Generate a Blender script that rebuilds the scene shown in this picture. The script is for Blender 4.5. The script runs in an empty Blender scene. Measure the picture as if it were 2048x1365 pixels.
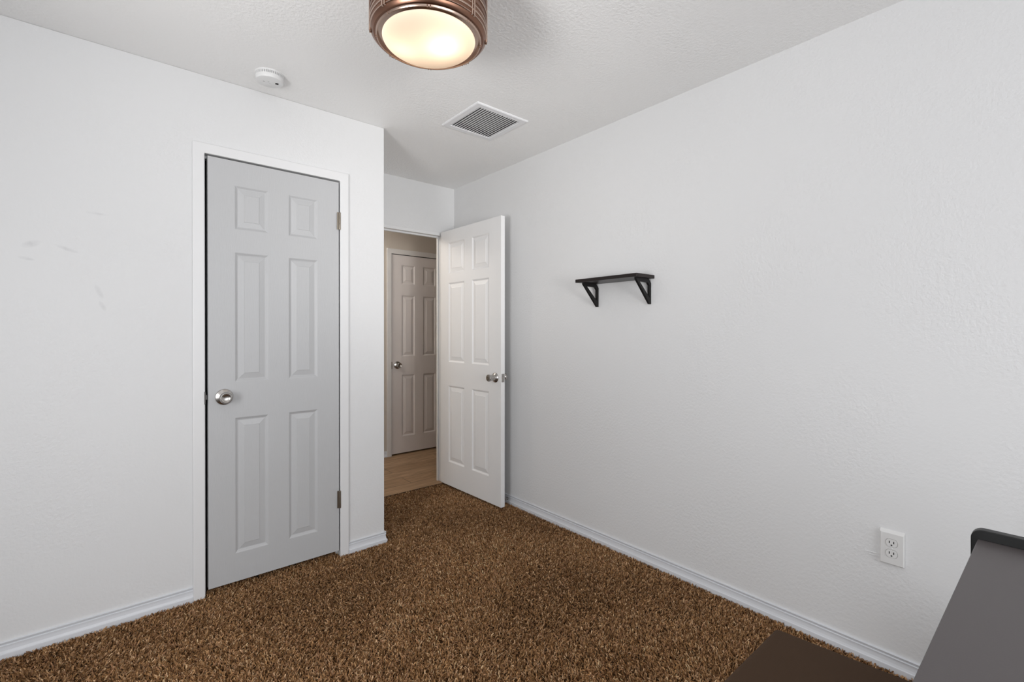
import bpy, bmesh, math, random
import numpy as np
from mathutils import Vector, Matrix

random.seed(7)
PI = math.pi
SC = bpy.context.scene
COL = SC.collection

# ------------------------------------------------------------------ camera
YAW, PITCH, ROLL = 0.69882, -0.004064, 0.000579
CAM = Vector((-2.183, -2.6146, 1.2374))
fw = Vector((math.sin(YAW)*math.cos(PITCH), math.cos(YAW)*math.cos(PITCH), math.sin(PITCH)))
rt = Vector((math.cos(YAW), -math.sin(YAW), 0.0))
up = rt.cross(fw)
rt2 = rt*math.cos(ROLL) + up*math.sin(ROLL)
up2 = -rt*math.sin(ROLL) + up*math.cos(ROLL)
cam_data = bpy.data.cameras.new('camera')
cam = bpy.data.objects.new('camera', cam_data)
COL.objects.link(cam)
m = Matrix((rt2, up2, -fw)).transposed().to_4x4()
m.translation = CAM
cam.matrix_world = m
cam_data.sensor_width = 36.0
cam_data.lens = 36.0*942.27/2048.0
cam_data.shift_y = -13.9/2048.0
cam_data.clip_start = 0.05
SC.camera = cam

# ------------------------------------------------------------------ light and exposure
SC.view_settings.view_transform = 'Standard'
SC.view_settings.look = 'None'
SC.view_settings.gamma = 1.0
SC.view_settings.use_curve_mapping = False
SC.view_settings.exposure = -0.08

world = bpy.data.worlds.new('sky')
SC.world = world
world.use_nodes = True
world.node_tree.nodes['Background'].inputs[0].default_value = (0.75, 0.85, 1.0, 1)
world.node_tree.nodes['Background'].inputs[1].default_value = 1.0


def area(name, loc, direction, sx, sy, power, color):
    l = bpy.data.lights.new(name, 'AREA')
    l.shape = 'RECTANGLE'
    l.size, l.size_y = sx, sy
    l.energy = power
    l.color = color
    o = bpy.data.objects.new(name, l)
    o.location = loc
    o.rotation_euler = Vector(direction).to_track_quat('-Z', 'Y').to_euler()
    COL.objects.link(o)
    return o


# daylight entering by the two windows behind and beside the photographer
area('daylight_left_window', (-3.36, -1.90, 1.20), (1, 0, 0), 0.85, 1.0, 31, (0.985, 0.985, 0.99))
area('daylight_back_window', (-1.65, -5.26, 1.30), (0, 1, 0), 2.9, 2.1, 61, (1.0, 0.99, 0.985))
# the photographer's bounce flash, plus a fill spot added to brighten the entry alcove
def spot_lamp(name, loc, aim, power, cone):
    fl = bpy.data.lights.new(name, 'SPOT')
    fl.energy = power
    fl.color = (1.0, 0.985, 0.965)
    fl.spot_size = math.radians(cone)
    fl.spot_blend = 1.0
    fl.shadow_soft_size = 0.28
    fo = bpy.data.objects.new(name, fl)
    fo.location = loc
    fo.rotation_euler = (Vector(aim) - Vector(loc)).to_track_quat('-Z', 'Y').to_euler()
    COL.objects.link(fo)


spot_lamp('bounce_flash', (-3.05, -1.85, 1.25), (-0.70, -0.70, 2.75), 58, 84)
spot_lamp('entry_fill', (-1.5, -3.7, 1.3), (-0.35, 0.7, 2.12), 150, 40)  # added fill behind the camera that lifts the alcove, not a known source

H = 2.44          # ceiling height
D = 0.742        # Y of the wall with the open door
W = -0.9713       # X of the closet corner


# ------------------------------------------------------------------ materials
def new_mat(name):
    mt = bpy.data.materials.new(name)
    mt.use_nodes = True
    nt = mt.node_tree
    return mt, nt, nt.nodes['Principled BSDF']


def mat(name, color, rough=0.5, metal=0.0, spec=0.5, bump=None, aniso=0.0):
    mt, nt, p = new_mat(name)
    p.inputs['Base Color'].default_value = (*color, 1)
    p.inputs['Roughness'].default_value = rough
    p.inputs['Metallic'].default_value = metal
    p.inputs['Specular IOR Level'].default_value = spec
    if bump:
        scale, strength, stretch, dist = bump
        tc = nt.nodes.new('ShaderNodeTexCoord')
        mp = nt.nodes.new('ShaderNodeMapping')
        mp.inputs['Scale'].default_value = stretch
        n = nt.nodes.new('ShaderNodeTexNoise')
        n.inputs['Scale'].default_value = scale
        n.inputs['Detail'].default_value = 4
        b = nt.nodes.new('ShaderNodeBump')
        b.inputs['Strength'].default_value = strength
        b.inputs['Distance'].default_value = dist
        nt.links.new(tc.outputs['Object'], mp.inputs['Vector'])
        nt.links.new(mp.outputs['Vector'], n.inputs['Vector'])
        nt.links.new(n.outputs['Fac'], b.inputs['Height'])
        nt.links.new(b.outputs['Normal'], p.inputs['Normal'])
    return mt


def mth(nt, op, a, b=None, c=None):
    n = nt.nodes.new('ShaderNodeMath')
    n.operation = op
    for i, v in enumerate((a, b, c)):
        if v is None:
            continue
        if isinstance(v, (int, float)):
            n.inputs[i].default_value = v
        else:
            nt.links.new(v, n.inputs[i])
    return n.outputs[0]


def plaster(name, color, blob_scale=95.0, strength=0.35, scuffs=None, rough=0.55):
    """Painted orange-peel plaster: fine grain, larger soft blobs and a few raised specks."""
    mt, nt, p = new_mat(name)
    p.inputs['Roughness'].default_value = rough
    p.inputs['Specular IOR Level'].default_value = 0.35
    tc = nt.nodes.new('ShaderNodeTexCoord')
    co = tc.outputs['Object']
    n1 = nt.nodes.new('ShaderNodeTexNoise')
    n1.inputs['Scale'].default_value = blob_scale
    n1.inputs['Detail'].default_value = 3
    n1.inputs['Roughness'].default_value = 0.55
    nt.links.new(co, n1.inputs['Vector'])
    n2 = nt.nodes.new('ShaderNodeTexNoise')     # where the texture is thick or thin
    n2.inputs['Scale'].default_value = 2.3
    n2.inputs['Detail'].default_value = 2
    nt.links.new(co, n2.inputs['Vector'])
    amp = mth(nt, 'MULTIPLY_ADD', n2.outputs['Fac'], 2.4, -0.55)
    amp = mth(nt, 'MAXIMUM', amp, 0.12)
    peel = mth(nt, 'MULTIPLY', n1.outputs['Fac'], amp)
    v = nt.nodes.new('ShaderNodeTexVoronoi')    # sparse raised specks
    v.inputs['Scale'].default_value = 9.0
    nt.links.new(co, v.inputs['Vector'])
    speck = mth(nt, 'LESS_THAN', v.outputs['Distance'], 0.035)
    h = mth(nt, 'ADD', peel, mth(nt, 'MULTIPLY', speck, 0.7))
    b = nt.nodes.new('ShaderNodeBump')
    b.inputs['Strength'].default_value = strength
    b.inputs['Distance'].default_value = 0.0035
    nt.links.new(h, b.inputs['Height'])
    nt.links.new(b.outputs['Normal'], p.inputs['Normal'])
    if scuffs:
        sep = nt.nodes.new('ShaderNodeSeparateXYZ')
        nt.links.new(co, sep.inputs[0])
        X, Z = sep.outputs['X'], sep.outputs['Z']
        n3 = nt.nodes.new('ShaderNodeTexNoise')
        n3.inputs['Scale'].default_value = 45
        n3.inputs['Detail'].default_value = 4
        nt.links.new(co, n3.inputs['Vector'])
        tot = None
        for (cx, cz, sx, sz, ang, amt) in scuffs:
            ca, sa = math.cos(ang), math.sin(ang)
            dx = mth(nt, 'SUBTRACT', X, cx)
            dz = mth(nt, 'SUBTRACT', Z, cz)
            u = mth(nt, 'ADD', mth(nt, 'MULTIPLY', dx, ca/sx), mth(nt, 'MULTIPLY', dz, sa/sx))
            w = mth(nt, 'ADD', mth(nt, 'MULTIPLY', dx, -sa/sz), mth(nt, 'MULTIPLY', dz, ca/sz))
            r2 = mth(nt, 'ADD', mth(nt, 'MULTIPLY', u, u), mth(nt, 'MULTIPLY', w, w))
            k = mth(nt, 'MULTIPLY', mth(nt, 'MAXIMUM', mth(nt, 'SUBTRACT', 1.0, r2), 0.0), amt*0.7)
            tot = k if tot is None else mth(nt, 'ADD', tot, k)
        tot = mth(nt, 'MULTIPLY', tot, mth(nt, 'MULTIPLY_ADD', n3.outputs['Fac'], 2.0, -0.3))
        tot = mth(nt, 'MINIMUM', mth(nt, 'MAXIMUM', tot, 0.0), 1.0)
        mix = nt.nodes.new('ShaderNodeMix')
        mix.data_type = 'RGBA'
        nt.links.new(tot, mix.inputs[0])
        mix.inputs[6].default_value = (*color, 1)
        mix.inputs[7].default_value = (0.36, 0.36, 0.37, 1)
        nt.links.new(mix.outputs[2], p.inputs['Base Color'])
    else:
        p.inputs['Base Color'].default_value = (*color, 1)
    return mt


WHITE = (0.73, 0.73, 0.73)
SCUFFS = [(-2.436, 1.581, 0.032, 0.014, 0.4, 0.40), (-2.45, 1.523, 0.026, 0.007, -0.15, 0.42),
          (-2.335, 1.573, 0.045, 0.008, -0.35, 0.36), (-2.241, 1.73, 0.04, 0.006, -0.05, 0.26),
          (-2.237, 1.405, 0.034, 0.011, -1.2, 0.36), (-2.226, 1.345, 0.026, 0.009, -1.15, 0.34)]
M_wall = plaster('white_wall_paint', WHITE, 80, 0.6)
M_wall_scuff = plaster('white_wall_paint_scuffed', WHITE, 80, 0.6, SCUFFS)
M_ceil = plaster('ceiling_texture_paint', (0.90, 0.895, 0.885), 75, 1.0)
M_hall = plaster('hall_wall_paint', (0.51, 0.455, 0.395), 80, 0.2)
M_trim = mat('white_trim_paint', (0.76, 0.76, 0.76), 0.38)
M_base = mat('baseboard_paint_daylight_tint', (0.70, 0.715, 0.745), 0.30)  # faint blue of reflected daylight is put into the white base colour
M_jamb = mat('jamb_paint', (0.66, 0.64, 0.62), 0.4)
M_door_grey = mat('grey_door_paint', (0.50, 0.503, 0.508), 0.38, bump=(60, 0.16, (6, 6, 0.45), 0.004))
M_door_white = mat('white_door_paint', (0.83, 0.825, 0.82), 0.36, bump=(60, 0.05, (6, 6, 0.5), 0.003))
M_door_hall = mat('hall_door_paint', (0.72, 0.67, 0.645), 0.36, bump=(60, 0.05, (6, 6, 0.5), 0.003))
M_nickel = mat('satin_nickel', (0.47, 0.45, 0.43), 0.27, 1.0, aniso=0.5)
M_brass = mat('aged_brass_hinge', (0.33, 0.29, 0.24), 0.38, 1.0)
M_hinge_dark = mat('dark_steel', (0.12, 0.115, 0.11), 0.45, 1.0)
M_black = mat('black_gap', (0.012, 0.012, 0.012), 0.8)
M_closet = mat('unlit_interior_grey', (0.25, 0.25, 0.25), 0.8)  # darkness of the closet and behind the hall door put into the colour
M_plastic = mat('white_plastic', (0.76, 0.76, 0.755), 0.35)
M_plastic_grey = mat('grey_print', (0.5, 0.5, 0.5), 0.5)
M_outlet = mat('ivory_white_plastic', (0.72, 0.715, 0.705), 0.3)
M_metalwhite = mat('white_enamel', (0.80, 0.80, 0.81), 0.35)
M_slat = mat('grey_enamel_slat', (0.62, 0.62, 0.63), 0.4)
M_duct = mat('dark_duct', (0.16, 0.157, 0.152), 0.9)
M_shelf = mat('black_stained_wood', (0.014, 0.009, 0.008), 0.36, spec=0.3, bump=(40, 0.15, (1, 12, 12), 0.002))
M_shelf_under = M_shelf
M_bracket = mat('black_bracket_paint', (0.007, 0.006, 0.006), 0.45, spec=0.25)
M_bronze = mat('copper_bronze', (0.235, 0.125, 0.085), 0.30, 1.0, bump=(30, 0.1, (1, 1, 14), 0.002))
M_bronze_lt = mat('polished_bronze_band', (0.52, 0.385, 0.315), 0.22, 1.0)
M_desk = mat('grey_brown_desktop', (0.078, 0.067, 0.067), 0.42, bump=(300, 0.08, (1, 1, 1), 0.001))
M_deskblack = mat('black_panel', (0.006, 0.006, 0.006), 0.40, spec=0.35)
M_bench = mat('dark_brown_upholstery', (0.064, 0.037, 0.021), 0.85, spec=0.2, bump=(420, 0.35, (1, 1, 1), 0.0015))
M_leg = mat('dark_leg_wood', (0.02, 0.013, 0.009), 0.45)
M_rubber = mat('white_rubber', (0.8, 0.8, 0.8), 0.6)


def wood_floor():
    mt, nt, p = new_mat('hall_wood_planks')
    p.inputs['Roughness'].default_value = 0.42
    tc = nt.nodes.new('ShaderNodeTexCoord')
    br = nt.nodes.new('ShaderNodeTexBrick')
    mp = nt.nodes.new('ShaderNodeMapping')
    mp.inputs['Location'].default_value = (0.33, -0.706, 0)
    nt.links.new(tc.outputs['Object'], mp.inputs['Vector'])
    br.inputs['Scale'].default_value = 1.0
    br.inputs['Brick Width'].default_value = 1.22
    br.inputs['Row Height'].default_value = 0.17
    br.inputs['Mortar Size'].default_value = 0.0028
    br.inputs['Color1'].default_value = (0.31, 0.195, 0.110, 1)
    br.inputs['Color2'].default_value = (0.38, 0.25, 0.15, 1)
    br.inputs['Mortar'].default_value = (0.07, 0.04, 0.022, 1)
    nt.links.new(mp.outputs['Vector'], br.inputs['Vector'])
    mp2 = nt.nodes.new('ShaderNodeMapping')
    mp2.inputs['Scale'].default_value = (1.6, 16, 1)
    nt.links.new(tc.outputs['Object'], mp2.inputs['Vector'])
    n = nt.nodes.new('ShaderNodeTexNoise')
    n.inputs['Scale'].default_value = 3
    n.inputs['Detail'].default_value = 6
    nt.links.new(mp2.outputs['Vector'], n.inputs['Vector'])
    rmp = nt.nodes.new('ShaderNodeValToRGB')
    rmp.color_ramp.elements[0].color = (0.62, 0.58, 0.52, 1)
    rmp.color_ramp.elements[1].color = (1.25, 1.22, 1.15, 1)
    rmp.color_ramp.elements[0].position = 0.3
    rmp.color_ramp.elements[1].position = 0.7
    nt.links.new(n.outputs['Fac'], rmp.inputs['Fac'])
    mx = nt.nodes.new('ShaderNodeMix')
    mx.data_type = 'RGBA'
    mx.blend_type = 'MULTIPLY'
    mx.inputs[0].default_value = 1.0
    nt.links.new(br.outputs['Color'], mx.inputs[6])
    nt.links.new(rmp.outputs['Color'], mx.inputs[7])
    nt.links.new(mx.outputs[2], p.inputs['Base Color'])
    return mt


M_wood = wood_floor()


def carpet_mats():
    base = mat('carpet_backing', (0.050, 0.026, 0.011), 0.95, spec=0.1)
    mt, nt, p = new_mat('carpet_yarn')
    p.inputs['Roughness'].default_value = 0.75
    p.inputs['Specular IOR Level'].default_value = 0.25
    at = nt.nodes.new('ShaderNodeAttribute')
    at.attribute_name = 'tint'
    nt.links.new(at.outputs['Color'], p.inputs['Base Color'])
    return base, mt


M_carpet, M_yarn = carpet_mats()


def glass_dome_mat():
    """Frosted glass: mostly diffusing, lets a little light straight through."""
    mt = bpy.data.materials.new('frosted_glass')
    mt.use_nodes = True
    nt = mt.node_tree
    nt.nodes.clear()
    out = nt.nodes.new('ShaderNodeOutputMaterial')
    tr = nt.nodes.new('ShaderNodeBsdfTranslucent')
    tr.inputs['Color'].default_value = (0.95, 0.90, 0.84, 1)
    df = nt.nodes.new('ShaderNodeBsdfDiffuse')
    df.inputs['Color'].default_value = (0.9, 0.86, 0.8, 1)
    m1 = nt.nodes.new('ShaderNodeMixShader')
    m1.inputs[0].default_value = 0.25
    nt.links.new(tr.outputs[0], m1.inputs[1])
    nt.links.new(df.outputs[0], m1.inputs[2])
    nt.links.new(m1.outputs[0], out.inputs['Surface'])
    return mt


M_glass = glass_dome_mat()


def bulb_mat(strength):
    mt = bpy.data.materials.new('lit_bulb')
    mt.use_nodes = True
    nt = mt.node_tree
    nt.nodes.clear()
    out = nt.nodes.new('ShaderNodeOutputMaterial')
    em = nt.nodes.new('ShaderNodeEmission')
    em.inputs['Color'].default_value = (1.0, 0.78, 0.55, 1)
    em.inputs['Strength'].default_value = strength
    nt.links.new(em.outputs[0], out.inputs['Surface'])
    return mt


# ------------------------------------------------------------------ helpers
def tag(o, label=None, cat=None, group=None, kind=None):
    if label: o['label'] = label
    if cat: o['category'] = cat
    if group: o['group'] = group
    if kind: o['kind'] = kind
    return o


def empty(name, loc, label, cat, group=None):
    o = bpy.data.objects.new(name, None)
    o.location = loc
    o.empty_display_size = 0.1
    COL.objects.link(o)
    return tag(o, label, cat, group)


def world_loc(o):
    v = Vector((0, 0, 0))
    while o:
        v += o.location
        o = o.parent
    return v


def obj(name, bm, mt, parent=None, smooth=False, bevel=0.0, seg=2, origin=None):
    """Link a bmesh (world coordinates) as ONE mesh object, optionally under a parent."""
    bmesh.ops.recalc_face_normals(bm, faces=bm.faces[:])
    base = world_loc(parent) if parent else Vector((0, 0, 0))
    org = Vector(origin) if origin is not None else base
    for v in bm.verts:
        v.co -= org
    me = bpy.data.meshes.new(name)
    bm.to_mesh(me)
    bm.free()
    for mm in (mt if isinstance(mt, (list, tuple)) else [mt]):
        me.materials.append(mm)
    if smooth:
        me.polygons.foreach_set('use_smooth', [True]*len(me.polygons))
        me.set_sharp_from_angle(angle=math.radians(35))
    o = bpy.data.objects.new(name, me)
    COL.objects.link(o)
    if parent:
        o.parent = parent
    o.location = org - base
    if bevel:
        b = o.modifiers.new('bevel', 'BEVEL')
        b.width = bevel
        b.segments = seg
        b.limit_method = 'ANGLE'
        b.angle_limit = math.radians(40)
    return o


def struct(name, bm, mt, label=None, **kw):
    o = obj(name, bm, mt, **kw)
    return tag(o, label, None, None, 'structure')


def box(bm, x0, x1, y0, y1, z0, z1, T=None):
    vs = [bm.verts.new((x, y, z)) for z in (z0, z1) for y in (y0, y1) for x in (x0, x1)]
    if T:
        for v in vs:
            v.co = T(v.co)
    for f in ((0, 1, 3, 2), (4, 6, 7, 5), (0, 4, 5, 1), (2, 3, 7, 6), (0, 2, 6, 4), (1, 5, 7, 3)):
        bm.faces.new([vs[i] for i in f])
    return vs


def B(*a, T=None):
    bm = bmesh.new()
    box(bm, *a, T=T)
    return bm


def prism(bm, pts, e0, e1, frame):
    """Closed outline pts (a,b) extruded from e0 to e1; frame(a,b,e) gives the point."""
    lo = [bm.verts.new(frame(a, b, e0)) for a, b in pts]
    hi = [bm.verts.new(frame(a, b, e1)) for a, b in pts]
    n = len(pts)
    bm.faces.new(lo)
    bm.faces.new(hi[::-1])
    for i in range(n):
        j = (i+1) % n
        bm.faces.new([lo[i], lo[j], hi[j], hi[i]])


def lathe(bm, prof, origin, axis, n=48, close=True):
    """Turn profile [(radius, height)] about an axis through origin."""
    ax = Vector(axis).normalized()
    t = ax.orthogonal().normalized()
    s = ax.cross(t)
    o = Vector(origin)
    rings = []
    for r, h in prof:
        if r < 1e-6:
            rings.append([bm.verts.new(o + ax*h)])
        else:
            rings.append([bm.verts.new(o + ax*h + (t*math.cos(2*PI*i/n) + s*math.sin(2*PI*i/n))*r) for i in range(n)])
    for a, b in zip(rings[:-1], rings[1:]):
        for i in range(n):
            j = (i+1) % n
            if len(a) == 1 and len(b) == 1:
                continue
            if len(a) == 1:
                bm.faces.new([a[0], b[i], b[j]])
            elif len(b) == 1:
                bm.faces.new([a[i], a[j], b[0]])
            else:
                bm.faces.new([a[i], a[j], b[j], b[i]])


def L(prof, origin, axis, n=48):
    bm = bmesh.new()
    lathe(bm, prof, origin, axis, n)
    return bm


def sweep(bm, prof, path, z0=0.0):
    """Baseboard-like profile [(out, z)] swept along a floor path; 'out' lies to the right of travel; corners mitred."""
    n = len(path)
    secs = []
    for i, (x, y) in enumerate(path):
        def nrm(a, b):
            d = Vector((b[0]-a[0], b[1]-a[1])).normalized()
            return Vector((d.y, -d.x))
        ns = []
        if i > 0: ns.append(nrm(path[i-1], path[i]))
        if i < n-1: ns.append(nrm(path[i], path[i+1]))
        if len(ns) == 2:
            mm = (ns[0]+ns[1]).normalized()
            mm = mm/max(0.3, mm.dot(ns[0]))
        else:
            mm = ns[0]
        secs.append([bm.verts.new((x+mm.x*o, y+mm.y*o, z0+z)) for o, z in prof])
    k = len(prof)
    for a, b in zip(secs[:-1], secs[1:]):
        for i in range(k):
            j = (i+1) % k
            bm.faces.new([a[i], a[j], b[j], b[i]])
    bm.faces.new(secs[0])
    bm.faces.new(secs[-1][::-1])


def tube(bm, pts, r, n=8):
    rings = []
    for i, p in enumerate(pts):
        p = Vector(p)
        d = (Vector(pts[min(i+1, len(pts)-1)]) - Vector(pts[max(i-1, 0)])).normalized()
        t = d.orthogonal().normalized() if i == 0 else (tprev - d*tprev.dot(d)).normalized()
        tprev = t
        s = d.cross(t)
        rings.append([bm.verts.new(p + (t*math.cos(2*PI*k/n)+s*math.sin(2*PI*k/n))*r) for k in range(n)])
    for a, b in zip(rings[:-1], rings[1:]):
        for k in range(n):
            bm.faces.new([a[k], a[(k+1) % n], b[(k+1) % n], b[k]])
    bm.faces.new(rings[0])
    bm.faces.new(rings[-1][::-1])


# ------------------------------------------------------------------ room shell
XL, YB = -3.3, -5.2
struct('floor', B(XL-0.1, 0.1, YB-0.1, 0.706, -0.10, -0.012), M_carpet, 'brown carpeted bedroom floor')
struct('floor_hall', B(-2.0, 1.8, 0.706, 2.4, -0.10, 0.0), M_wood, 'tan wood plank floor of the hallway')
# ceiling with a duct opening above the vent
VX0, VX1, VY0, VY1 = -0.705, -0.420, -0.583, -0.296
bm = bmesh.new()
cx0, cx1, cy0, cy1 = XL-0.1, 0.1, YB-0.1, D+0.06
out_ = [(cx0, cy0), (cx1, cy0), (cx1, cy1), (cx0, cy1)]
in_ = [(VX0, VY0), (VX1, VY0), (VX1, VY1), (VX0, VY1)]
for z in (H, H+0.1):
    a = [bm.verts.new((*p, z)) for p in out_]
    b = [bm.verts.new((*p, z)) for p in in_]
    for i in range(4):
        j = (i+1) % 4
        bm.faces.new([a[i], a[j], b[j], b[i]])
bm.verts.ensure_lookup_table()
for k in (0, 4):
    for i in range(4):
        j = (i+1) % 4
        bm.faces.new([bm.verts[k+i], bm.verts[k+j], bm.verts[8+k+j], bm.verts[8+k+i]])
struct('ceiling', bm, M_ceil, 'white textured bedroom ceiling')
struct('ceiling_hall', B(-2.0, 1.8, D+0.06, 2.4, H, H+0.1), M_ceil, 'hallway ceiling')

# closet wall (faces the camera), door opening cut out of its outline
CX0, CX1, CZ = -1.885, -1.221, 2.092
bm = bmesh.new()
prism(bm, [(XL, -0.1), (CX0, -0.1), (CX0, CZ), (CX1, CZ), (CX1, -0.1), (W, -0.1), (W, H), (XL, H)],
      0.0, 0.115, lambda a, b, e: (a, e, b))
struct('wall_closet', bm, M_wall_scuff, 'white closet wall with faint grey scuffs', bevel=0.004, seg=3)
struct('wall_alcove', B(W-0.115, W, 0.115, D, -0.1, H), M_wall, 'side wall of the entry alcove')
# wall with the bedroom door opening
OX0, OX1, OZ = -0.905, -0.1035, 2.055
bm = bmesh.new()
prism(bm, [(XL, -0.1), (OX0, -0.1), (OX0, OZ), (OX1, OZ), (OX1, -0.1), (0.0, -0.1), (0.0, H), (XL, H)],
      D, D+0.06, lambda a, b, e: (a, e, b))
struct('wall_entry', bm, M_wall, 'white wall above the open doorway')
struct('wall_right', B(0.0, 0.1, YB-0.1, D+0.06, -0.1, H), M_wall, 'long white wall with the black shelf and outlet')
# left and back walls with window openings
bm = bmesh.new()
wl = (-2.36, -1.44, 0.66, 1.74)
box(bm, XL-0.1, XL, YB, wl[0], -0.1, H); box(bm, XL-0.1, XL, wl[1], 0.87, -0.1, H)
box(bm, XL-0.1, XL, wl[0], wl[1], -0.1, wl[2]); box(bm, XL-0.1, XL, wl[0], wl[1], wl[3], H)
struct('wall_left', bm, M_wall, 'white wall with the side window')
bm = bmesh.new()
wb = (-3.15, -0.15, 0.20, 2.38)
box(bm, XL-0.1, wb[0], YB-0.1, YB, -0.1, H); box(bm, wb[1], 0.0, YB-0.1, YB, -0.1, H)
box(bm, wb[0], wb[1], YB-0.1, YB, -0.1, wb[2]); box(bm, wb[0], wb[1], YB-0.1, YB, wb[3], H)
struct('wall_back', bm, M_wall, 'white wall with the back window')
struct('closet_lining', B(XL, W-0.12, 0.60, 0.70, -0.1, H), M_closet, 'dark back of the closet')

# hallway
HY = 1.752
HX0, HX1, HZ = -0.100, 0.555, 2.035
bm = bmesh.new()
prism(bm, [(-2.0, -0.1), (HX0, -0.1), (HX0, HZ), (HX1, HZ), (HX1, -0.1), (1.8, -0.1), (1.8, H), (-2.0, H)],
      HY, HY+0.12, lambda a, b, e: (a, e, b))
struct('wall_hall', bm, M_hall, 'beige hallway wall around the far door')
struct('wall_hall_left', B(-2.1, -2.0, D, 2.4, -0.1, H), M_hall, 'left end of the hallway')
struct('wall_hall_right', B(1.8, 1.9, D, 2.4, -0.1, H), M_hall, 'right end of the hallway')
struct('wall_hall_near', B(0.1, 1.8, D, D+0.06, -0.1, H), M_hall, 'near side of the hallway')
struct('wall_hall_far', B(-2.0, 1.8, 2.3, 2.4, -0.1, H), M_closet, 'dark closing panel behind the far hallway door')

# ------------------------------------------------------------------ baseboards
BASE = [(0, 0.0578), (0.0088, 0.0570), (0.0092, 0.0558), (0.0050, 0.0458), (0.0088, 0.0446), (0.0092, 0.0428), (0.0058, 0.0410),
        (0.0062, 0.0340), (0.0076, 0.0240), (0.0100, 0.0160), (0.0132, 0.0142), (0.0136, 0.0120), (0.0136, -0.012), (0, -0.012)]
bm = bmesh.new(); sweep(bm, BASE, [(XL, 0), (-1.9135, 0)])
struct('baseboard_left', bm, M_base, 'white profiled baseboard left of the grey door')
bm = bmesh.new(); sweep(bm, BASE, [(-1.1865, 0), (W, 0), (W, D), (OX0-0.002, D)])
struct('baseboard_corner', bm, M_base, 'short white baseboard wrapping the closet corner')
bm = bmesh.new(); sweep(bm, BASE, [(OX1+0.004, D), (0, D), (0, YB)])
struct('baseboard_right', bm, M_base, 'long white profiled baseboard under the right wall')
bm = bmesh.new(); sweep(bm, BASE, [(-2.0, HY), (-0.132, HY)])
struct('baseboard_hall', bm, M_base, 'baseboard of the hallway wall')


# ------------------------------------------------------------------ door casings and jambs
def casing(name, x0, x1, ztop, y, wdt, th, m_, label, jd):
    """Flat casing on three sides (inner edges x0,x1,ztop) in front of wall face y plus the jamb lining."""
    root = empty(name, ((x0+x1)/2, y, 0), label, None)
    tag(root, kind='structure')
    zl = -0.012
    bm = bmesh.new()
    prism(bm, [(x0-wdt, zl), (x0, zl), (x0, ztop), (x1, ztop), (x1, zl), (x1+wdt, zl), (x1+wdt, ztop+wdt), (x0-wdt, ztop+wdt)],
          y-th, y, lambda a, b, e: (a, e, b))
    obj('casing', bm, m_, root, bevel=0.0035, seg=2)
    bm = bmesh.new()
    j0, j1, jz = x0-0.004, x1+0.004, ztop+0.004
    tk = 0.016
    prism(bm, [(j0-tk, zl), (j0, zl), (j0, jz), (j1, jz), (j1, zl), (j1+tk, zl), (j1+tk, jz+tk), (j0-tk, jz+tk)],
          y+0.0005, y+jd, lambda a, b, e: (a, e, b))
    obj('jamb', bm, m_, root)
    bm = bmesh.new()
    st = 0.012
    prism(bm, [(j0, zl), (j0+st, zl), (j0+st, jz-st), (j1-st, jz-st), (j1-st, zl), (j1, zl), (j1, jz), (j0, jz)],
          y+0.045, y+0.080, lambda a, b, e: (a, e, b))
    obj('door_stop_strip', bm, m_, root)
    return root


casing('trim_1', -1.8660, -1.2345, 2.0720, 0.0, 0.0475, 0.013, M_trim, 'white casing around the grey closet door', 0.113)
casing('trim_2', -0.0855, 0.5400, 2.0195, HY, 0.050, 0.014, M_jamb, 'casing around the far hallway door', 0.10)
# lining of the bedroom doorway (no casing, its edge lies flush with the wall)
root = empty('trim_3', (-0.5, D, 0), 'white jamb lining the open doorway', None); tag(root, kind='structure')
bm = bmesh.new()
jx0, jx1, jz = OX0+0.0205, OX1-0.0215, OZ-0.0235
prism(bm, [(OX0+0.0005, -0.012), (jx0, -0.012), (jx0, jz), (jx1, jz), (jx1, -0.012), (OX1-0.0005, -0.012), (OX1-0.0005, OZ-0.0005), (OX0+0.0005, OZ-0.0005)],
      D-0.0008, D+0.062, lambda a, b, e: (a, e, b))
obj('jamb', bm, M_trim, root)
bm = bmesh.new()
prism(bm, [(jx0, 0.0), (jx0+0.012, 0.0), (jx0+0.012, jz-0.012), (jx1-0.012, jz-0.012), (jx1-0.012, 0.0), (jx1, 0.0), (jx1, jz), (jx0, jz)],
      D+0.040, D+0.058, lambda a, b, e: (a, e, b))
obj('door_stop_strip', bm, M_trim, root)


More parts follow.
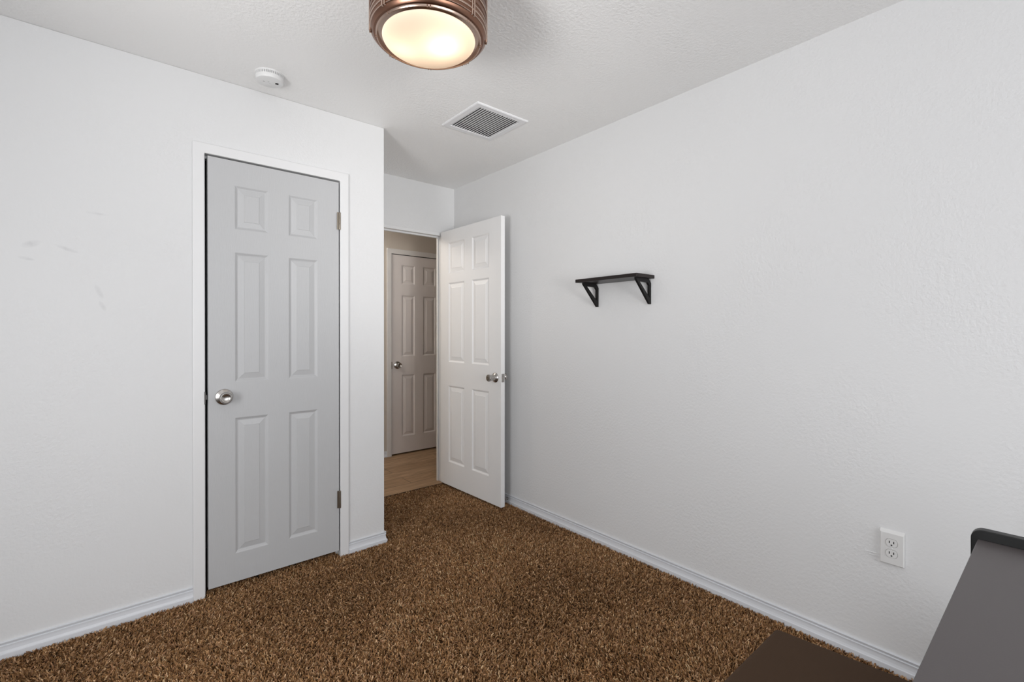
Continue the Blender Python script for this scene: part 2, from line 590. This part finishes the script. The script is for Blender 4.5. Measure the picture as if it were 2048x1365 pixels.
# ------------------------------------------------------------------ six-panel doors
def panel_door_bm(wd, z0, z1, th, panels, T):
    """Leaf in local (s along width, t = depth behind the front face, z). Front face carries moulded panels."""
    bm = bmesh.new()
    cache = {}

    def V(s, t, z):
        k = (round(s, 5), round(t, 5), round(z, 5))
        if k not in cache:
            cache[k] = bm.verts.new(T(s, t, z))
        return cache[k]
    ss = sorted({0, wd} | {p[0] for p in panels} | {p[1] for p in panels})
    zs = sorted({z0, z1} | {p[2] for p in panels} | {p[3] for p in panels})
    for side in (0.0, th):
        sg = 1 if side == 0.0 else -1
        for i in range(len(ss)-1):
            for j in range(len(zs)-1):
                a, b, c, d = ss[i], ss[i+1], zs[j], zs[j+1]
                if any(abs(a-p[0]) < 1e-6 and abs(b-p[1]) < 1e-6 and abs(c-p[2]) < 1e-6 and abs(d-p[3]) < 1e-6 for p in panels):
                    prev = (0.0, 0.0)
                    for ins, dep in ((0.003, 0.0012), (0.010, 0.0062), (0.0145, 0.0075), (0.040, 0.0028), (0.0415, 0.0012)):
                        q0 = [(a+prev[0], c+prev[0]), (b-prev[0], c+prev[0]), (b-prev[0], d-prev[0]), (a+prev[0], d-prev[0])]
                        q1 = [(a+ins, c+ins), (b-ins, c+ins), (b-ins, d-ins), (a+ins, d-ins)]
                        for k in range(4):
                            l = (k+1) % 4
                            bm.faces.new([V(q0[k][0], side+sg*prev[1], q0[k][1]), V(q0[l][0], side+sg*prev[1], q0[l][1]),
                                          V(q1[l][0], side+sg*dep, q1[l][1]), V(q1[k][0], side+sg*dep, q1[k][1])])
                        prev = (ins, dep)
                    bm.faces.new([V(x, side+sg*prev[1], z) for x, z in q1])
                else:
                    bm.faces.new([V(a, side, c), V(b, side, c), V(b, side, d), V(a, side, d)])
    for i in range(len(ss)-1):
        for z in (z0, z1):
            bm.faces.new([V(ss[i], 0, z), V(ss[i+1], 0, z), V(ss[i+1], th, z), V(ss[i], th, z)])
    for j in range(len(zs)-1):
        for s in (0, wd):
            bm.faces.new([V(s, 0, zs[j]), V(s, 0, zs[j+1]), V(s, th, zs[j+1]), V(s, th, zs[j])])
    return bm


KNOB = [(0, 0), (0.0375, 0), (0.0380, 0.003), (0.0360, 0.007), (0.0270, 0.0115), (0.0170, 0.0145), (0.0140, 0.019), (0.0140, 0.028),
        (0.0175, 0.032), (0.0235, 0.037), (0.0266, 0.044), (0.0270, 0.050), (0.0258, 0.0565), (0.0232, 0.0605), (0.0215, 0.0610),
        (0.0202, 0.0595), (0.0160, 0.0555), (0.009, 0.0535), (0.0, 0.0530)]
KNOB_LOCK = [(0, 0), (0.0345, 0), (0.035, 0.003), (0.033, 0.006), (0.026, 0.0095), (0.0195, 0.014), (0.0182, 0.020), (0.0188, 0.030),
             (0.0205, 0.038), (0.0230, 0.047), (0.0250, 0.056), (0.0252, 0.062), (0.0238, 0.0650), (0.012, 0.0665), (0.0115, 0.0650), (0.0, 0.0650)]


def hinge(parent, x, y, zc, hgt=0.095, m_=None):
    bm = bmesh.new()
    lathe(bm, [(0, -hgt/2), (0.0048, -hgt/2), (0.0052, -hgt/2+0.002), (0.0052, -hgt/6), (0.0046, -hgt/6+0.0008), (0.0052, -hgt/6+0.0016), (0.0052, hgt/6),
               (0.0046, hgt/6+0.0008), (0.0052, hgt/6+0.0016), (0.0052, hgt/2-0.002), (0.0035, hgt/2), (0, hgt/2+0.002)], (x, y, zc), (0, 0, 1), 16)
    box(bm, x-0.014, x-0.001, y+0.003, y+0.0045, zc-hgt/2, zc+hgt/2)
    return obj('hinge', bm, m_ or M_brass, parent, smooth=True)


# grey closet door
d1 = empty('door_1', (-1.2395, -0.002, 0.03), 'grey six-panel closet door, shut', None); tag(d1, kind='structure')
dx0, dwd = -1.8535, 0.6140
P1 = [(0.1105, 0.2580, 1.735, 1.947), (0.3545, 0.5000, 1.735, 1.947), (0.1105, 0.2580, 0.996, 1.623), (0.3545, 0.5000, 0.996, 1.623),
      (0.1105, 0.2580, 0.163, 0.822), (0.3545, 0.5000, 0.163, 0.822)]
A1 = math.radians(0.55)   # a hair ajar at the latch side


def T1(s, t, z):
    dd = dwd - s
    return (-1.2395 - dd*math.cos(A1) + t*math.sin(A1)*0, -0.002 - dd*math.sin(A1) + t, z)


obj('leaf', panel_door_bm(dwd, 0.026, 2.0635, 0.035, P1, T1), M_door_grey, d1)
obj('door_knob', L(KNOB, (-1.7885, -0.0075, 0.927), (0, -1, 0), 48), M_nickel, d1, smooth=True)
hinge(d1, -1.2370, -0.0120, 1.850)
hinge(d1, -1.2370, -0.0120, 0.312)
bm = bmesh.new(); box(bm, -1.8705, -1.8690, -0.0005, 0.026, 0.895, 0.962); box(bm, -1.8690, -1.864, -0.016, -0.0005, 0.899, 0.958)
strike = obj('strike_plate', bm, M_hinge_dark, bpy.data.objects['trim_1'], bevel=0.002)
bm = bmesh.new(); box(bm, -1.8690, -1.8545, 0.008, 0.020, 0.918, 0.940)
obj('latch_bolt', bm, M_hinge_dark, d1)

# white bedroom door, standing open along the right wall
HG = Vector((-0.1535, 0.7040, 0)); FE = Vector((-0.1355, -0.0595, 0))
dirv = (FE-HG).normalized(); WD2 = (FE-HG).length
nrm2 = Vector((-dirv.y, dirv.x, 0))          # towards the right wall
if nrm2.x < 0: nrm2 = -nrm2


def T2(s, t, z):
    p = HG + dirv*s + nrm2*t
    return (p.x, p.y, z)


d2 = empty('door_2', (HG.x, HG.y, 0.013), 'white six-panel bedroom door standing open', None); tag(d2, kind='structure')
P2 = [(0.112, 0.328, 1.702, 1.950), (0.424, 0.630, 1.702, 1.950), (0.112, 0.328, 0.999, 1.630), (0.424, 0.630, 0.999, 1.630),
      (0.112, 0.328, 0.202, 0.812), (0.424, 0.630, 0.202, 0.812)]
obj('leaf', panel_door_bm(WD2, 0.013, 2.049, 0.035, P2, T2), M_door_white, d2, bevel=0.0015, seg=2)
kp = Vector(T2(0.702, 0, 0.917))
kb = obj('door_knob', L(KNOB_LOCK, kp, -nrm2, 40), M_nickel, d2, smooth=True)
bm = bmesh.new(); lathe(bm, [(0, 0.0645), (0.0095, 0.0645), (0.0095, 0.0668), (0.0075, 0.0672), (0, 0.0672)], kp, -nrm2, 24)
obj('key_cylinder', bm, M_brass, kb, smooth=True)
kp2 = Vector(T2(0.702, 0.035, 0.917))
obj('door_knob', L(KNOB, kp2, nrm2, 40), M_nickel, d2, smooth=True)
bm = bmesh.new()
box(bm, WD2, WD2+0.0012, 0.005, 0.030, 0.888, 0.946, T=lambda c: Vector(T2(*c)))
box(bm, WD2, WD2+0.010, 0.011, 0.024, 0.908, 0.926, T=lambda c: Vector(T2(*c)))
obj('latch_plate', bm, M_nickel, d2)
for z in (1.83, 1.05, 0.25):
    hinge(d2, HG.x+0.030, HG.y+0.010, z)

# far hallway door
d3 = empty('door_3', (-0.079, HY+0.002, 0.012), 'shut six-panel door across the hallway', None); tag(d3, kind='structure')
P3 = [(0.109, 0.256, 1.722, 1.917), (0.354, 0.501, 1.722, 1.917), (0.109, 0.256, 0.992, 1.610), (0.354, 0.501, 0.992, 1.610),
      (0.109, 0.256, 0.180, 0.803), (0.354, 0.501, 0.180, 0.803)]
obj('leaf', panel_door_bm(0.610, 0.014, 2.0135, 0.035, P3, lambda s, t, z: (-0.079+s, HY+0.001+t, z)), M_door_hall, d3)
obj('door_knob', L(KNOB, (-0.020, HY+0.001, 0.905), (0, -1, 0), 32), M_nickel, d3, smooth=True)
bm = bmesh.new(); box(bm, -0.0895, -0.0805, HY-0.015, HY+0.02, 0.87, 0.94)
obj('strike_plate', bm, M_brass, d3)

# ------------------------------------------------------------------ carpet pile (uncountable)
def carpet():
    rng = np.random.default_rng(3)
    regs = [(-3.0, -0.0135, -2.55, -0.0135, 46000), (W+0.013, -0.0135, -0.0135, 0.706, 46000), (-1.862, -1.238, -0.0135, 0.06, 46000)]
    P = []
    for x0, x1, y0, y1, dns in regs:
        n = int((x1-x0)*(y1-y0)*dns)
        P.append(np.c_[rng.uniform(x0, x1, n), rng.uniform(y0, y1, n)])
    P = np.concatenate(P)
    # keep what the room's side of the camera can see
    dx, dy = P[:, 0]-CAM.x, P[:, 1]-CAM.y
    dep = dx*math.sin(YAW)+dy*math.cos(YAW)
    lat = dx*math.cos(YAW)-dy*math.sin(YAW)
    P = P[(dep > 1.15) & (np.abs(lat) < dep*1.35+0.1)]
    for bx in ((-1.40, -0.78, -2.46, -2.09), (-0.64, -0.595, -2.6, -2.44), (-1.83, -1.77, -2.6, -2.44)):
        P = P[~((P[:, 0] > bx[0]) & (P[:, 0] < bx[1]) & (P[:, 1] > bx[2]) & (P[:, 1] < bx[3]))]
    n = len(P)
    ang = rng.uniform(0, 2*PI, n)
    # brushed patches: lean direction drifts slowly over the floor
    f = np.sin(P[:, 0]*5.1+1.3*np.sin(P[:, 1]*4.3))+np.sin(P[:, 1]*6.7+1.1*np.sin(P[:, 0]*3.9+1))
    f2 = np.sin(P[:, 0]*13.1+2*np.sin(P[:, 1]*9.3))*np.sin(P[:, 1]*12.7+1.6*np.sin(P[:, 0]*10.9+1))
    lean = rng.uniform(0.15, 1.0, n)
    ln = rng.uniform(0.010, 0.017, n)
    d = np.c_[np.cos(ang)*lean, np.sin(ang)*lean, np.sqrt(np.maximum(1-lean**2, 0.05))]
    d[:, :2] += 0.22*np.c_[np.cos(f*1.5), np.sin(f*1.5)]
    d /= np.linalg.norm(d, axis=1)[:, None]
    sd = rng.normal(size=(n, 3)); sd -= d*(sd*d).sum(1)[:, None]; sd /= np.linalg.norm(sd, axis=1)[:, None]
    bend = rng.normal(size=(n, 3))*0.35; bend[:, 2] = -np.abs(bend[:, 2])*0.8
    wdt = rng.uniform(0.0013, 0.0021, n)[:, None]
    r0 = np.c_[P, np.full(n, -0.0118)]
    r1 = r0 + d*(ln*0.55)[:, None]
    r2 = r1 + (d+bend)*(ln*0.5)[:, None]
    r2[:, 2] = np.maximum(r2[:, 2], -0.009)
    co = np.stack([r0-sd*wdt, r0+sd*wdt, r1+sd*wdt*1.15, r1-sd*wdt*1.15, r2+sd*wdt*0.75, r2-sd*wdt*0.75], 1)
    lim = -0.0145
    ins = co[..., 0] > lim
    co[..., 0][ins] = lim
    co = co.reshape(-1, 3)
    me = bpy.data.meshes.new('carpet_pile')
    b = (np.arange(n)*6)[:, None]
    quads = np.concatenate([b+np.array([[0, 1, 2, 3]]), b+np.array([[3, 2, 4, 5]])], 1).reshape(-1)
    nf = 2*n
    me.vertices.add(n*6); me.vertices.foreach_set('co', co.astype(np.float32).ravel())
    me.loops.add(nf*4); me.loops.foreach_set('vertex_index', quads.astype(np.int32))
    me.polygons.add(nf)
    me.polygons.foreach_set('loop_start', (np.arange(nf)*4).astype(np.int32))
    me.polygons.foreach_set('use_smooth', np.ones(nf, dtype=bool))
    me.update(calc_edges=True)
    pal = np.array([(0.31, 0.175, 0.080), (0.20, 0.102, 0.040), (0.47, 0.305, 0.175), (0.105, 0.048, 0.016), (0.27, 0.145, 0.075)])
    pick = rng.choice(len(pal), n, p=[0.29, 0.26, 0.14, 0.16, 0.15])
    colr = 1.38*pal[pick]*rng.uniform(0.75, 1.2, n)[:, None]*(1+0.05*f+0.05*f2)[:, None]
    rgba = np.c_[np.clip(colr, 0.004, 0.7), np.ones(n)]
    at = me.attributes.new('tint', 'FLOAT_COLOR', 'POINT')
    at.data.foreach_set('color', np.repeat(rgba, 6, axis=0).astype(np.float32).ravel())
    me.materials.append(M_yarn)
    o = bpy.data.objects.new('carpet_pile', me)
    COL.objects.link(o)
    tag(o, 'short brown twisted yarn pile of the carpet', 'carpet', None, 'stuff')


carpet()

# ------------------------------------------------------------------ ceiling light
FX, FY, FZ = -1.390, -1.246, 2.200
cl = empty('ceiling_light', (FX, FY, H), 'lit round bronze ceiling light with a frosted glass bowl', 'ceiling light')
RD = 0.1875
prof = [(0.0, H-0.0005), (0.130, H-0.0005), (0.168, H-0.006), (0.178, H-0.016), (RD, H-0.03)]
z = H-0.03
drum = [(RD-0.004, FZ+0.016)]
prof += [(RD, FZ+0.022), (RD-0.003, FZ+0.010), (RD-0.010, FZ+0.003), (RD-0.016, FZ+0.002)]
prof += [(RD-0.016, FZ+0.012), (0.165, FZ+0.06), (0.155, H-0.05), (0.0, H-0.05)]
obj('drum', L([(r, zz-H) for r, zz in prof], (FX, FY, H), (0, 0, 1), 96), M_bronze, cl, smooth=True)
for zc, hh, rr in ((FZ+0.0155, 0.003, RD+0.0012), (FZ+0.046, 0.004, RD+0.0018), (FZ+0.030, 0.006, RD+0.0025), (FZ+0.062, 0.012, RD+0.002), (FZ+0.079, 0.005, RD+0.0035), (FZ+0.118, 0.012, RD+0.002),
                   (FZ+0.135, 0.005, RD+0.0035), (FZ+0.172, 0.012, RD+0.002)):
    obj('band', L([(RD-0.002, -hh/2), (rr-0.001, -hh/2), (rr, -hh/4), (rr, hh/4), (rr-0.001, hh/2), (RD-0.002, hh/2)], (FX, FY, zc), (0, 0, 1), 96),
        M_bronze_lt if hh < 0.008 else M_bronze, cl, smooth=True)
# paired upright straps round the drum
for k in range(8):
    a0 = math.radians(14.5 + 45*k)
    bm = bmesh.new()
    for da in (-0.027, 0.027):
        a = a0+da
        ca, sa = math.cos(a), math.sin(a)

        def TT(c, ca=ca, sa=sa):
            return Vector((FX+ca*c.x-sa*c.y, FY+sa*c.x+ca*c.y, c.z))
        box(bm, RD-0.003, RD+0.0045, -0.0028, 0.0028, FZ+0.009, FZ+0.205, T=TT)
        box(bm, 0.1655, 0.1725, -0.0016, 0.0016, FZ-0.0045, FZ+0.002, T=TT)
    obj('strap', bm, M_bronze_lt, cl, bevel=0.0012, seg=1)
# lower retaining ring with a bright lip
obj('glass_ring', L([(0.172, 0.006), (0.1715, 0.000), (0.1690, -0.0035), (0.1660, -0.0035), (0.1648, 0.0), (0.1640, 0.0035), (0.1525, 0.0010),
                     (0.1500, -0.0005), (0.1490, 0.003), (0.1500, 0.010), (0.172, 0.010)], (FX, FY, FZ), (0, 0, 1), 96), M_bronze_lt, cl, smooth=True)
# frosted bowl
bowl = []
for i in range(17):
    a = (PI/2)*i/16
    bowl.append((0.1515*math.sin(a)**0.92, 0.004-0.046*math.cos(a)))
bowl += [(0.1480, 0.0055)]
for i in range(16, -1, -1):
    a = (PI/2)*i/16
    bowl.append((0.1485*math.sin(a)**0.92, 0.0065-0.046*math.cos(a)))
gb = obj('glass_bowl', L([(r, h) for r, h in bowl[:17]], (FX, FY, FZ), (0, 0, 1), 96), M_glass, cl, smooth=True)
tag(gb, 'frosted white glass bowl glowing warm')
# bulbs inside the drum
def bulb(x, y, z, st, nm):
    pr = [(0.0, -0.030), (0.012, -0.0275), (0.022, -0.0205), (0.0285, -0.009), (0.030, 0.0), (0.0275, 0.011), (0.020, 0.026), (0.014, 0.040), (0.013, 0.050), (0.0, 0.050)]
    obj('bulb', L(pr, (x, y, z), (0, 0, 1), 24), bulb_mat(st), cl, smooth=True)
    obj('socket', L([(0, 0.047), (0.017, 0.047), (0.019, 0.055), (0.019, 0.085), (0, 0.085)], (x, y, z), (0, 0, 1), 20), M_metalwhite, cl, smooth=True)


bulb(FX+0.020, FY-0.048, FZ+0.022, 15, 'a')
bulb(FX-0.060, FY+0.050, FZ+0.035, 9, 'b')

# ------------------------------------------------------------------ smoke detector
SX, SY = -1.632, -0.200
sd = empty('smoke_detector', (SX, SY, H), 'small round white smoke detector on the ceiling', 'smoke detector')
obj('mounting_base', L([(0, 0), (0.0600, 0), (0.0605, -0.003), (0.0595, -0.006), (0, -0.006)], (SX, SY, H), (0, 0, 1), 64), M_plastic, sd, smooth=True)
obj('body', L([(0, -0.006), (0.0560, -0.006), (0.0560, -0.0175), (0.0592, -0.0180), (0.0590, -0.030), (0.0560, -0.0355), (0.0500, -0.0378), (0, -0.0385)],
              (SX, SY, H), (0, 0, 1), 64), M_plastic, sd, smooth=True)
bm = bmesh.new()
for k in range(48):
    a = 2*PI*k/48
    ca, sa = math.cos(a), math.sin(a)
    box(bm, 0.0540, 0.0592, -0.0018, 0.0018, H-0.0178, H-0.0058, T=lambda c: Vector((SX+ca*c.x-sa*c.y, SY+sa*c.x+ca*c.y, c.z)))
obj('vent_ribs', bm, M_plastic, sd)
obj('vent_shadow_band', L([(0, -0.007), (0.0562, -0.0070), (0.0562, -0.0170), (0, -0.0170)], (SX, SY, H), (0, 0, 1), 64), mat('vent_shade_grey', (0.35, 0.35, 0.35), 0.8), sd)  # grey sleeve paints the shade between the vent ribs
def on_disc(px, py, w_, h_, m_, nm, rot=0.0, t=0.0012):
    ca, sa = math.cos(rot), math.sin(rot)
    obj(nm, B(-w_/2, w_/2, -h_/2, h_, H-0.0385-t, H-0.037, T=lambda c: Vector((SX+px+ca*c.x-sa*c.y, SY+py+sa*c.x+ca*c.y, c.z))), m_, sd)
on_disc(0.028, -0.012, 0.013, 0.0075, M_black, 'test_window', -0.25)
on_disc(-0.006, -0.006, 0.006, 0.003, M_plastic_grey, 'printed_mark', -0.3, 0.0004)
on_disc(-0.024, 0.002, 0.007, 0.0035, M_plastic_grey, 'printed_mark', 0.2, 0.0004)
on_disc(0.003, 0.008, 0.0035, 0.002, M_plastic_grey, 'printed_mark', 0.0, 0.0004)

# ------------------------------------------------------------------ ceiling vent
cv = empty('ceiling_vent', ((VX0+VX1)/2, (VY0+VY1)/2, H), 'square white return air vent with thin slats on the ceiling', 'vent')
bm = bmesh.new()
o0, o1, q0, q1 = -0.739, -0.384, -0.618, -0.260
def ringz(x0, x1, y0, y1, z):
    return [bm.verts.new(p) for p in ((x0, y0, z), (x1, y0, z), (x1, y1, z), (x0, y1, z))]
rs = [ringz(o0, o1, q0, q1, H), ringz(o0, o1, q0, q1, H-0.003), ringz(o0+0.006, o1-0.006, q0+0.006, q1-0.006, H-0.007),
      ringz(VX0, VX1, VY0, VY1, H-0.007), ringz(VX0, VX1, VY0, VY1, H+0.03)]
for a, b in zip(rs[:-1], rs[1:]):
    for i in range(4):
        bm.faces.new([a[i], a[(i+1) % 4], b[(i+1) % 4], b[i]])
obj('frame', bm, M_metalwhite, cv)
NS = 17
for k in range(NS):
    xc = VX0 + (k+0.5)*(VX1-VX0)/NS
    a = math.radians(17)
    def TS(c, xc=xc, a=a):
        return Vector((xc+c.x*math.cos(a)-c.z*math.sin(a), c.y, H-0.0042+c.x*math.sin(a)+c.z*math.cos(a)))
    obj('slat', B(-0.0058, 0.0058, VY0, VY1, -0.0006, 0.0006, T=TS), M_metalwhite, cv)
bm = bmesh.new()
box(bm, VX0-0.004, VX1+0.004, VY0-0.004, VY1+0.004, H+0.03, H+0.034)
obj('duct_box', bm, M_duct, cv)

# ------------------------------------------------------------------ wall shelf
ws = empty('wall_shelf', (0, -0.97, 1.52), 'small black wooden wall shelf on two brackets', 'shelf')
obj('board', B(-0.160, -0.0005, -1.190, -0.772, 1.5215, 1.5400), M_shelf, ws, bevel=0.002)


def bracket(yc):
    outer = [(-0.0005, 1.5215-0.0005), (-0.0005, 1.5215-0.0005)]
    zt = 1.5213
    out = [(-0.014, zt), (-0.0005, zt-0.020), (-0.0005, 1.388), (-0.010, 1.388), (-0.125, 1.503), (-0.130, zt)]
    out = [(-0.022, zt), (-0.0008, zt-0.024), (-0.0008, 1.387), (-0.013, 1.387), (-0.131, zt-0.010), (-0.133, zt)]
    hole = [(-0.029, zt-0.021), (-0.0155, zt-0.035), (-0.0150, 1.421), (-0.104, zt-0.019)]
    bm = bmesh.new()
    hw = 0.0065
    def ring(pts, y):
        return [bm.verts.new((x, y, z)) for x, z in pts]
    oa, ob, ha, hb = ring(out, yc-hw), ring(out, yc+hw), ring(hole, yc-hw), ring(hole, yc+hw)
    for s0, s1 in ((oa, ob), (ha, hb)):
        for i in range(len(s0)):
            j = (i+1) % len(s0)
            bm.faces.new([s0[i], s0[j], s1[j], s1[i]])
    for o_, h_ in ((oa, ha), (ob, hb)):
        es = []
        for s in (o_, h_):
            for i in range(len(s)):
                e = bm.edges.get((s[i], s[(i+1) % len(s)])) or bm.edges.new((s[i], s[(i+1) % len(s)]))
                es.append(e)
        bmesh.ops.triangle_fill(bm, use_beauty=True, use_dissolve=False, edges=es)
    return obj('bracket', bm, M_bracket, ws)


bracket(-0.806)
bracket(-1.163)

# ------------------------------------------------------------------ wall outlet
wo = empty('wall_outlet', (0, -2.191, 0.4445), 'white duplex electrical outlet low on the right wall', 'outlet')
bm = bmesh.new()
yA, yB, zA, zB = -2.2265, -2.1560, 0.386, 0.5025
def rr(t, dx, z0d, z1d, yd):
    return [bm.verts.new(p) for p in ((t, yA+yd, zA+z0d), (t, yB-yd, zA+z0d), (t, yB-yd, zB-z1d), (t, yA+yd, zB-z1d))]
r_ = [rr(-0.0003, 0, -0.0005, -0.0075, -0.0005), rr(-0.0095, 0, -0.0003, 0.0, -0.0003), rr(-0.0125, 0, 0.0025, 0.003, 0.0025)]
for a, b in zip(r_[:-1], r_[1:]):
    for i in range(4):
        bm.faces.new([a[i], a[(i+1) % 4], b[(i+1) % 4], b[i]])
bm.faces.new(r_[-1]); bm.faces.new(r_[0][::-1])
obj('cover_plate', bm, M_outlet, wo)
yc = (yA+yB)/2
for zc in (0.4660, 0.4270):
    pts = []
    for k in range(40):
        a = 2*PI*k/40
        yy = 0.0172*math.cos(a); zz = 0.0172*math.sin(a)
        pts.append((yc+yy, zc+max(-0.0135, min(0.0135, zz))))
    bm = bmesh.new(); prism(bm, pts, -0.0143, -0.0105, lambda a, b, e: (e, a, b))
    rc = obj('receptacle', bm, M_outlet, wo)
    bm = bmesh.new()
    pts2 = [(yc+(y-yc)*1.06, zc+(z-zc)*1.07) for y, z in pts]
    prism(bm, pts2, -0.01275, -0.0115, lambda a, b, e: (e, a, b))
    obj('receptacle_shadow_gap', bm, mat('shadow_gap_grey', (0.25, 0.23, 0.21), 0.7), rc)  # dark sheet painted as the shaded gap round the receptacle
    for dy in (-0.0064, 0.0064):
        obj('slot', B(-0.01465, -0.012, yc+dy-0.0014, yc+dy+0.0014, zc-0.0015, zc+0.0070), M_black, rc)
    obj('ground_hole', L([(0, 0.012), (0.0026, 0.012), (0.0026, 0.01465), (0, 0.01465)], (0, yc, zc-0.0078), (-1, 0, 0), 16), M_black, rc)
bm = bmesh.new(); lathe(bm, [(0, 0.0120), (0.0032, 0.0120), (0.0030, 0.0132), (0, 0.0136)], (0, yc, 0.4465), (-1, 0, 0), 16)
obj('screw', bm, M_plastic, wo, smooth=True)
# dried paint ridge beside the outlet
bm = bmesh.new()
tube(bm, [(-0.0006, -2.156, 0.4105), (-0.0012, -2.140, 0.4085), (-0.0010, -2.122, 0.4075), (-0.0004, -2.108, 0.4065)], 0.0017, 8)
tube(bm, [(-0.0004, -2.152, 0.4015), (-0.0010, -2.138, 0.3985), (-0.0003, -2.120, 0.3980)], 0.0013, 8)
pr_ = obj('paint_ridge', bm, M_wall, bpy.data.objects['wall_right'], smooth=True)

# ------------------------------------------------------------------ spring door stop
dsx = empty('door_stop', (-0.012, 0.020, 0.030), 'small spring door stop on the baseboard behind the open door', 'door stop')
bm = bmesh.new()
pts = []
for k in range(0, 121):
    a = 2*PI*k/12
    u = k/120
    pts.append((-0.014-0.055*u, 0.020-0.004*u+0.0055*math.cos(a), 0.030-0.004*u*u+0.0055*math.sin(a)))
tube(bm, pts, 0.0016, 6)
obj('spring', bm, M_nickel, dsx, smooth=True)
obj('mount', L([(0, 0), (0.0085, 0), (0.0085, 0.003), (0.006, 0.006), (0, 0.006)], (-0.0085, 0.020, 0.030), (-1, 0, 0), 20), M_nickel, dsx, smooth=True)
obj('rubber_tip', L([(0, 0), (0.007, 0), (0.0075, 0.004), (0.0065, 0.010), (0, 0.011)], (-0.068, 0.016, 0.026), (-1, 0, 0), 20), M_rubber, dsx, smooth=True)

# ------------------------------------------------------------------ desk at the right edge
dk = empty('desk', (-1.2, -2.76, -0.01), 'grey-brown desktop with raised black end panel beside the camera', 'desk')
obj('desktop', B(-1.790, -0.6275, -3.060, -2.4720, 0.728, 0.750), M_desk, dk, bevel=0.002)


def end_panel(x0, x1):
    pts = [(-3.075, -0.010)]
    pts.append((-2.4600, -0.010))
    r = 0.022
    for k in range(9):
        a = (PI/2)*k/8
        pts.append((-2.4600-r+r*math.cos(a), 0.7725-r+r*math.sin(a)))
    for k in range(9):
        a = PI/2+(PI/2)*k/8
        pts.append((-3.075+r+r*math.cos(a), 0.7725-r+r*math.sin(a)))
    bm = bmesh.new(); prism(bm, pts, x0, x1, lambda a, b, e: (e, a, b))
    return obj('side_panel', bm, M_deskblack, dk, bevel=0.0015)


end_panel(-0.6275, -0.6050)
end_panel(-1.8125, -1.790)
obj('back_rail', B(-1.790, -0.6275, -3.055, -3.035, 0.35, 0.728), M_deskblack, dk)

# ------------------------------------------------------------------ upholstered bench
bn = empty('bench', (-1.1, -2.3, -0.01), 'dark brown padded bench seat tucked in front of the desk', 'bench')
bm = bmesh.new()
prism(bm, [(-1.330, -2.1065), (-0.836, -2.1065), (-0.800, -2.440), (-1.365, -2.440)], 0.395, 0.450, lambda a, b, e: (a, b, e))
obj('cushion', bm, M_bench, bn, smooth=True, bevel=0.012, seg=4)
obj('seat_frame', B(-1.320, -0.850, -2.425, -2.120, 0.365, 0.395), M_leg, bn, bevel=0.002)
for lx, ly in ((-1.305, -2.135), (-0.865, -2.135), (-0.865, -2.41), (-1.305, -2.41)):
    bm = bmesh.new()
    prism(bm, [(lx-0.017, ly-0.017), (lx+0.017, ly-0.017), (lx+0.017, ly+0.017), (lx-0.017, ly+0.017)], -0.010, 0.366, lambda a, b, e: (a, b, e))
    obj('leg', bm, M_leg, bn, bevel=0.002)

# ------------------------------------------------------------------ hallway lamp (out of view, round the corner)
hl = bpy.data.lights.new('hall_lamp', 'POINT')
hl.energy = 24
hl.color = (1.0, 0.95, 0.89)
hl.shadow_soft_size = 0.12
ho = bpy.data.objects.new('hall_lamp', hl)
ho.location = (-1.3, 1.30, 2.25)
COL.objects.link(ho)
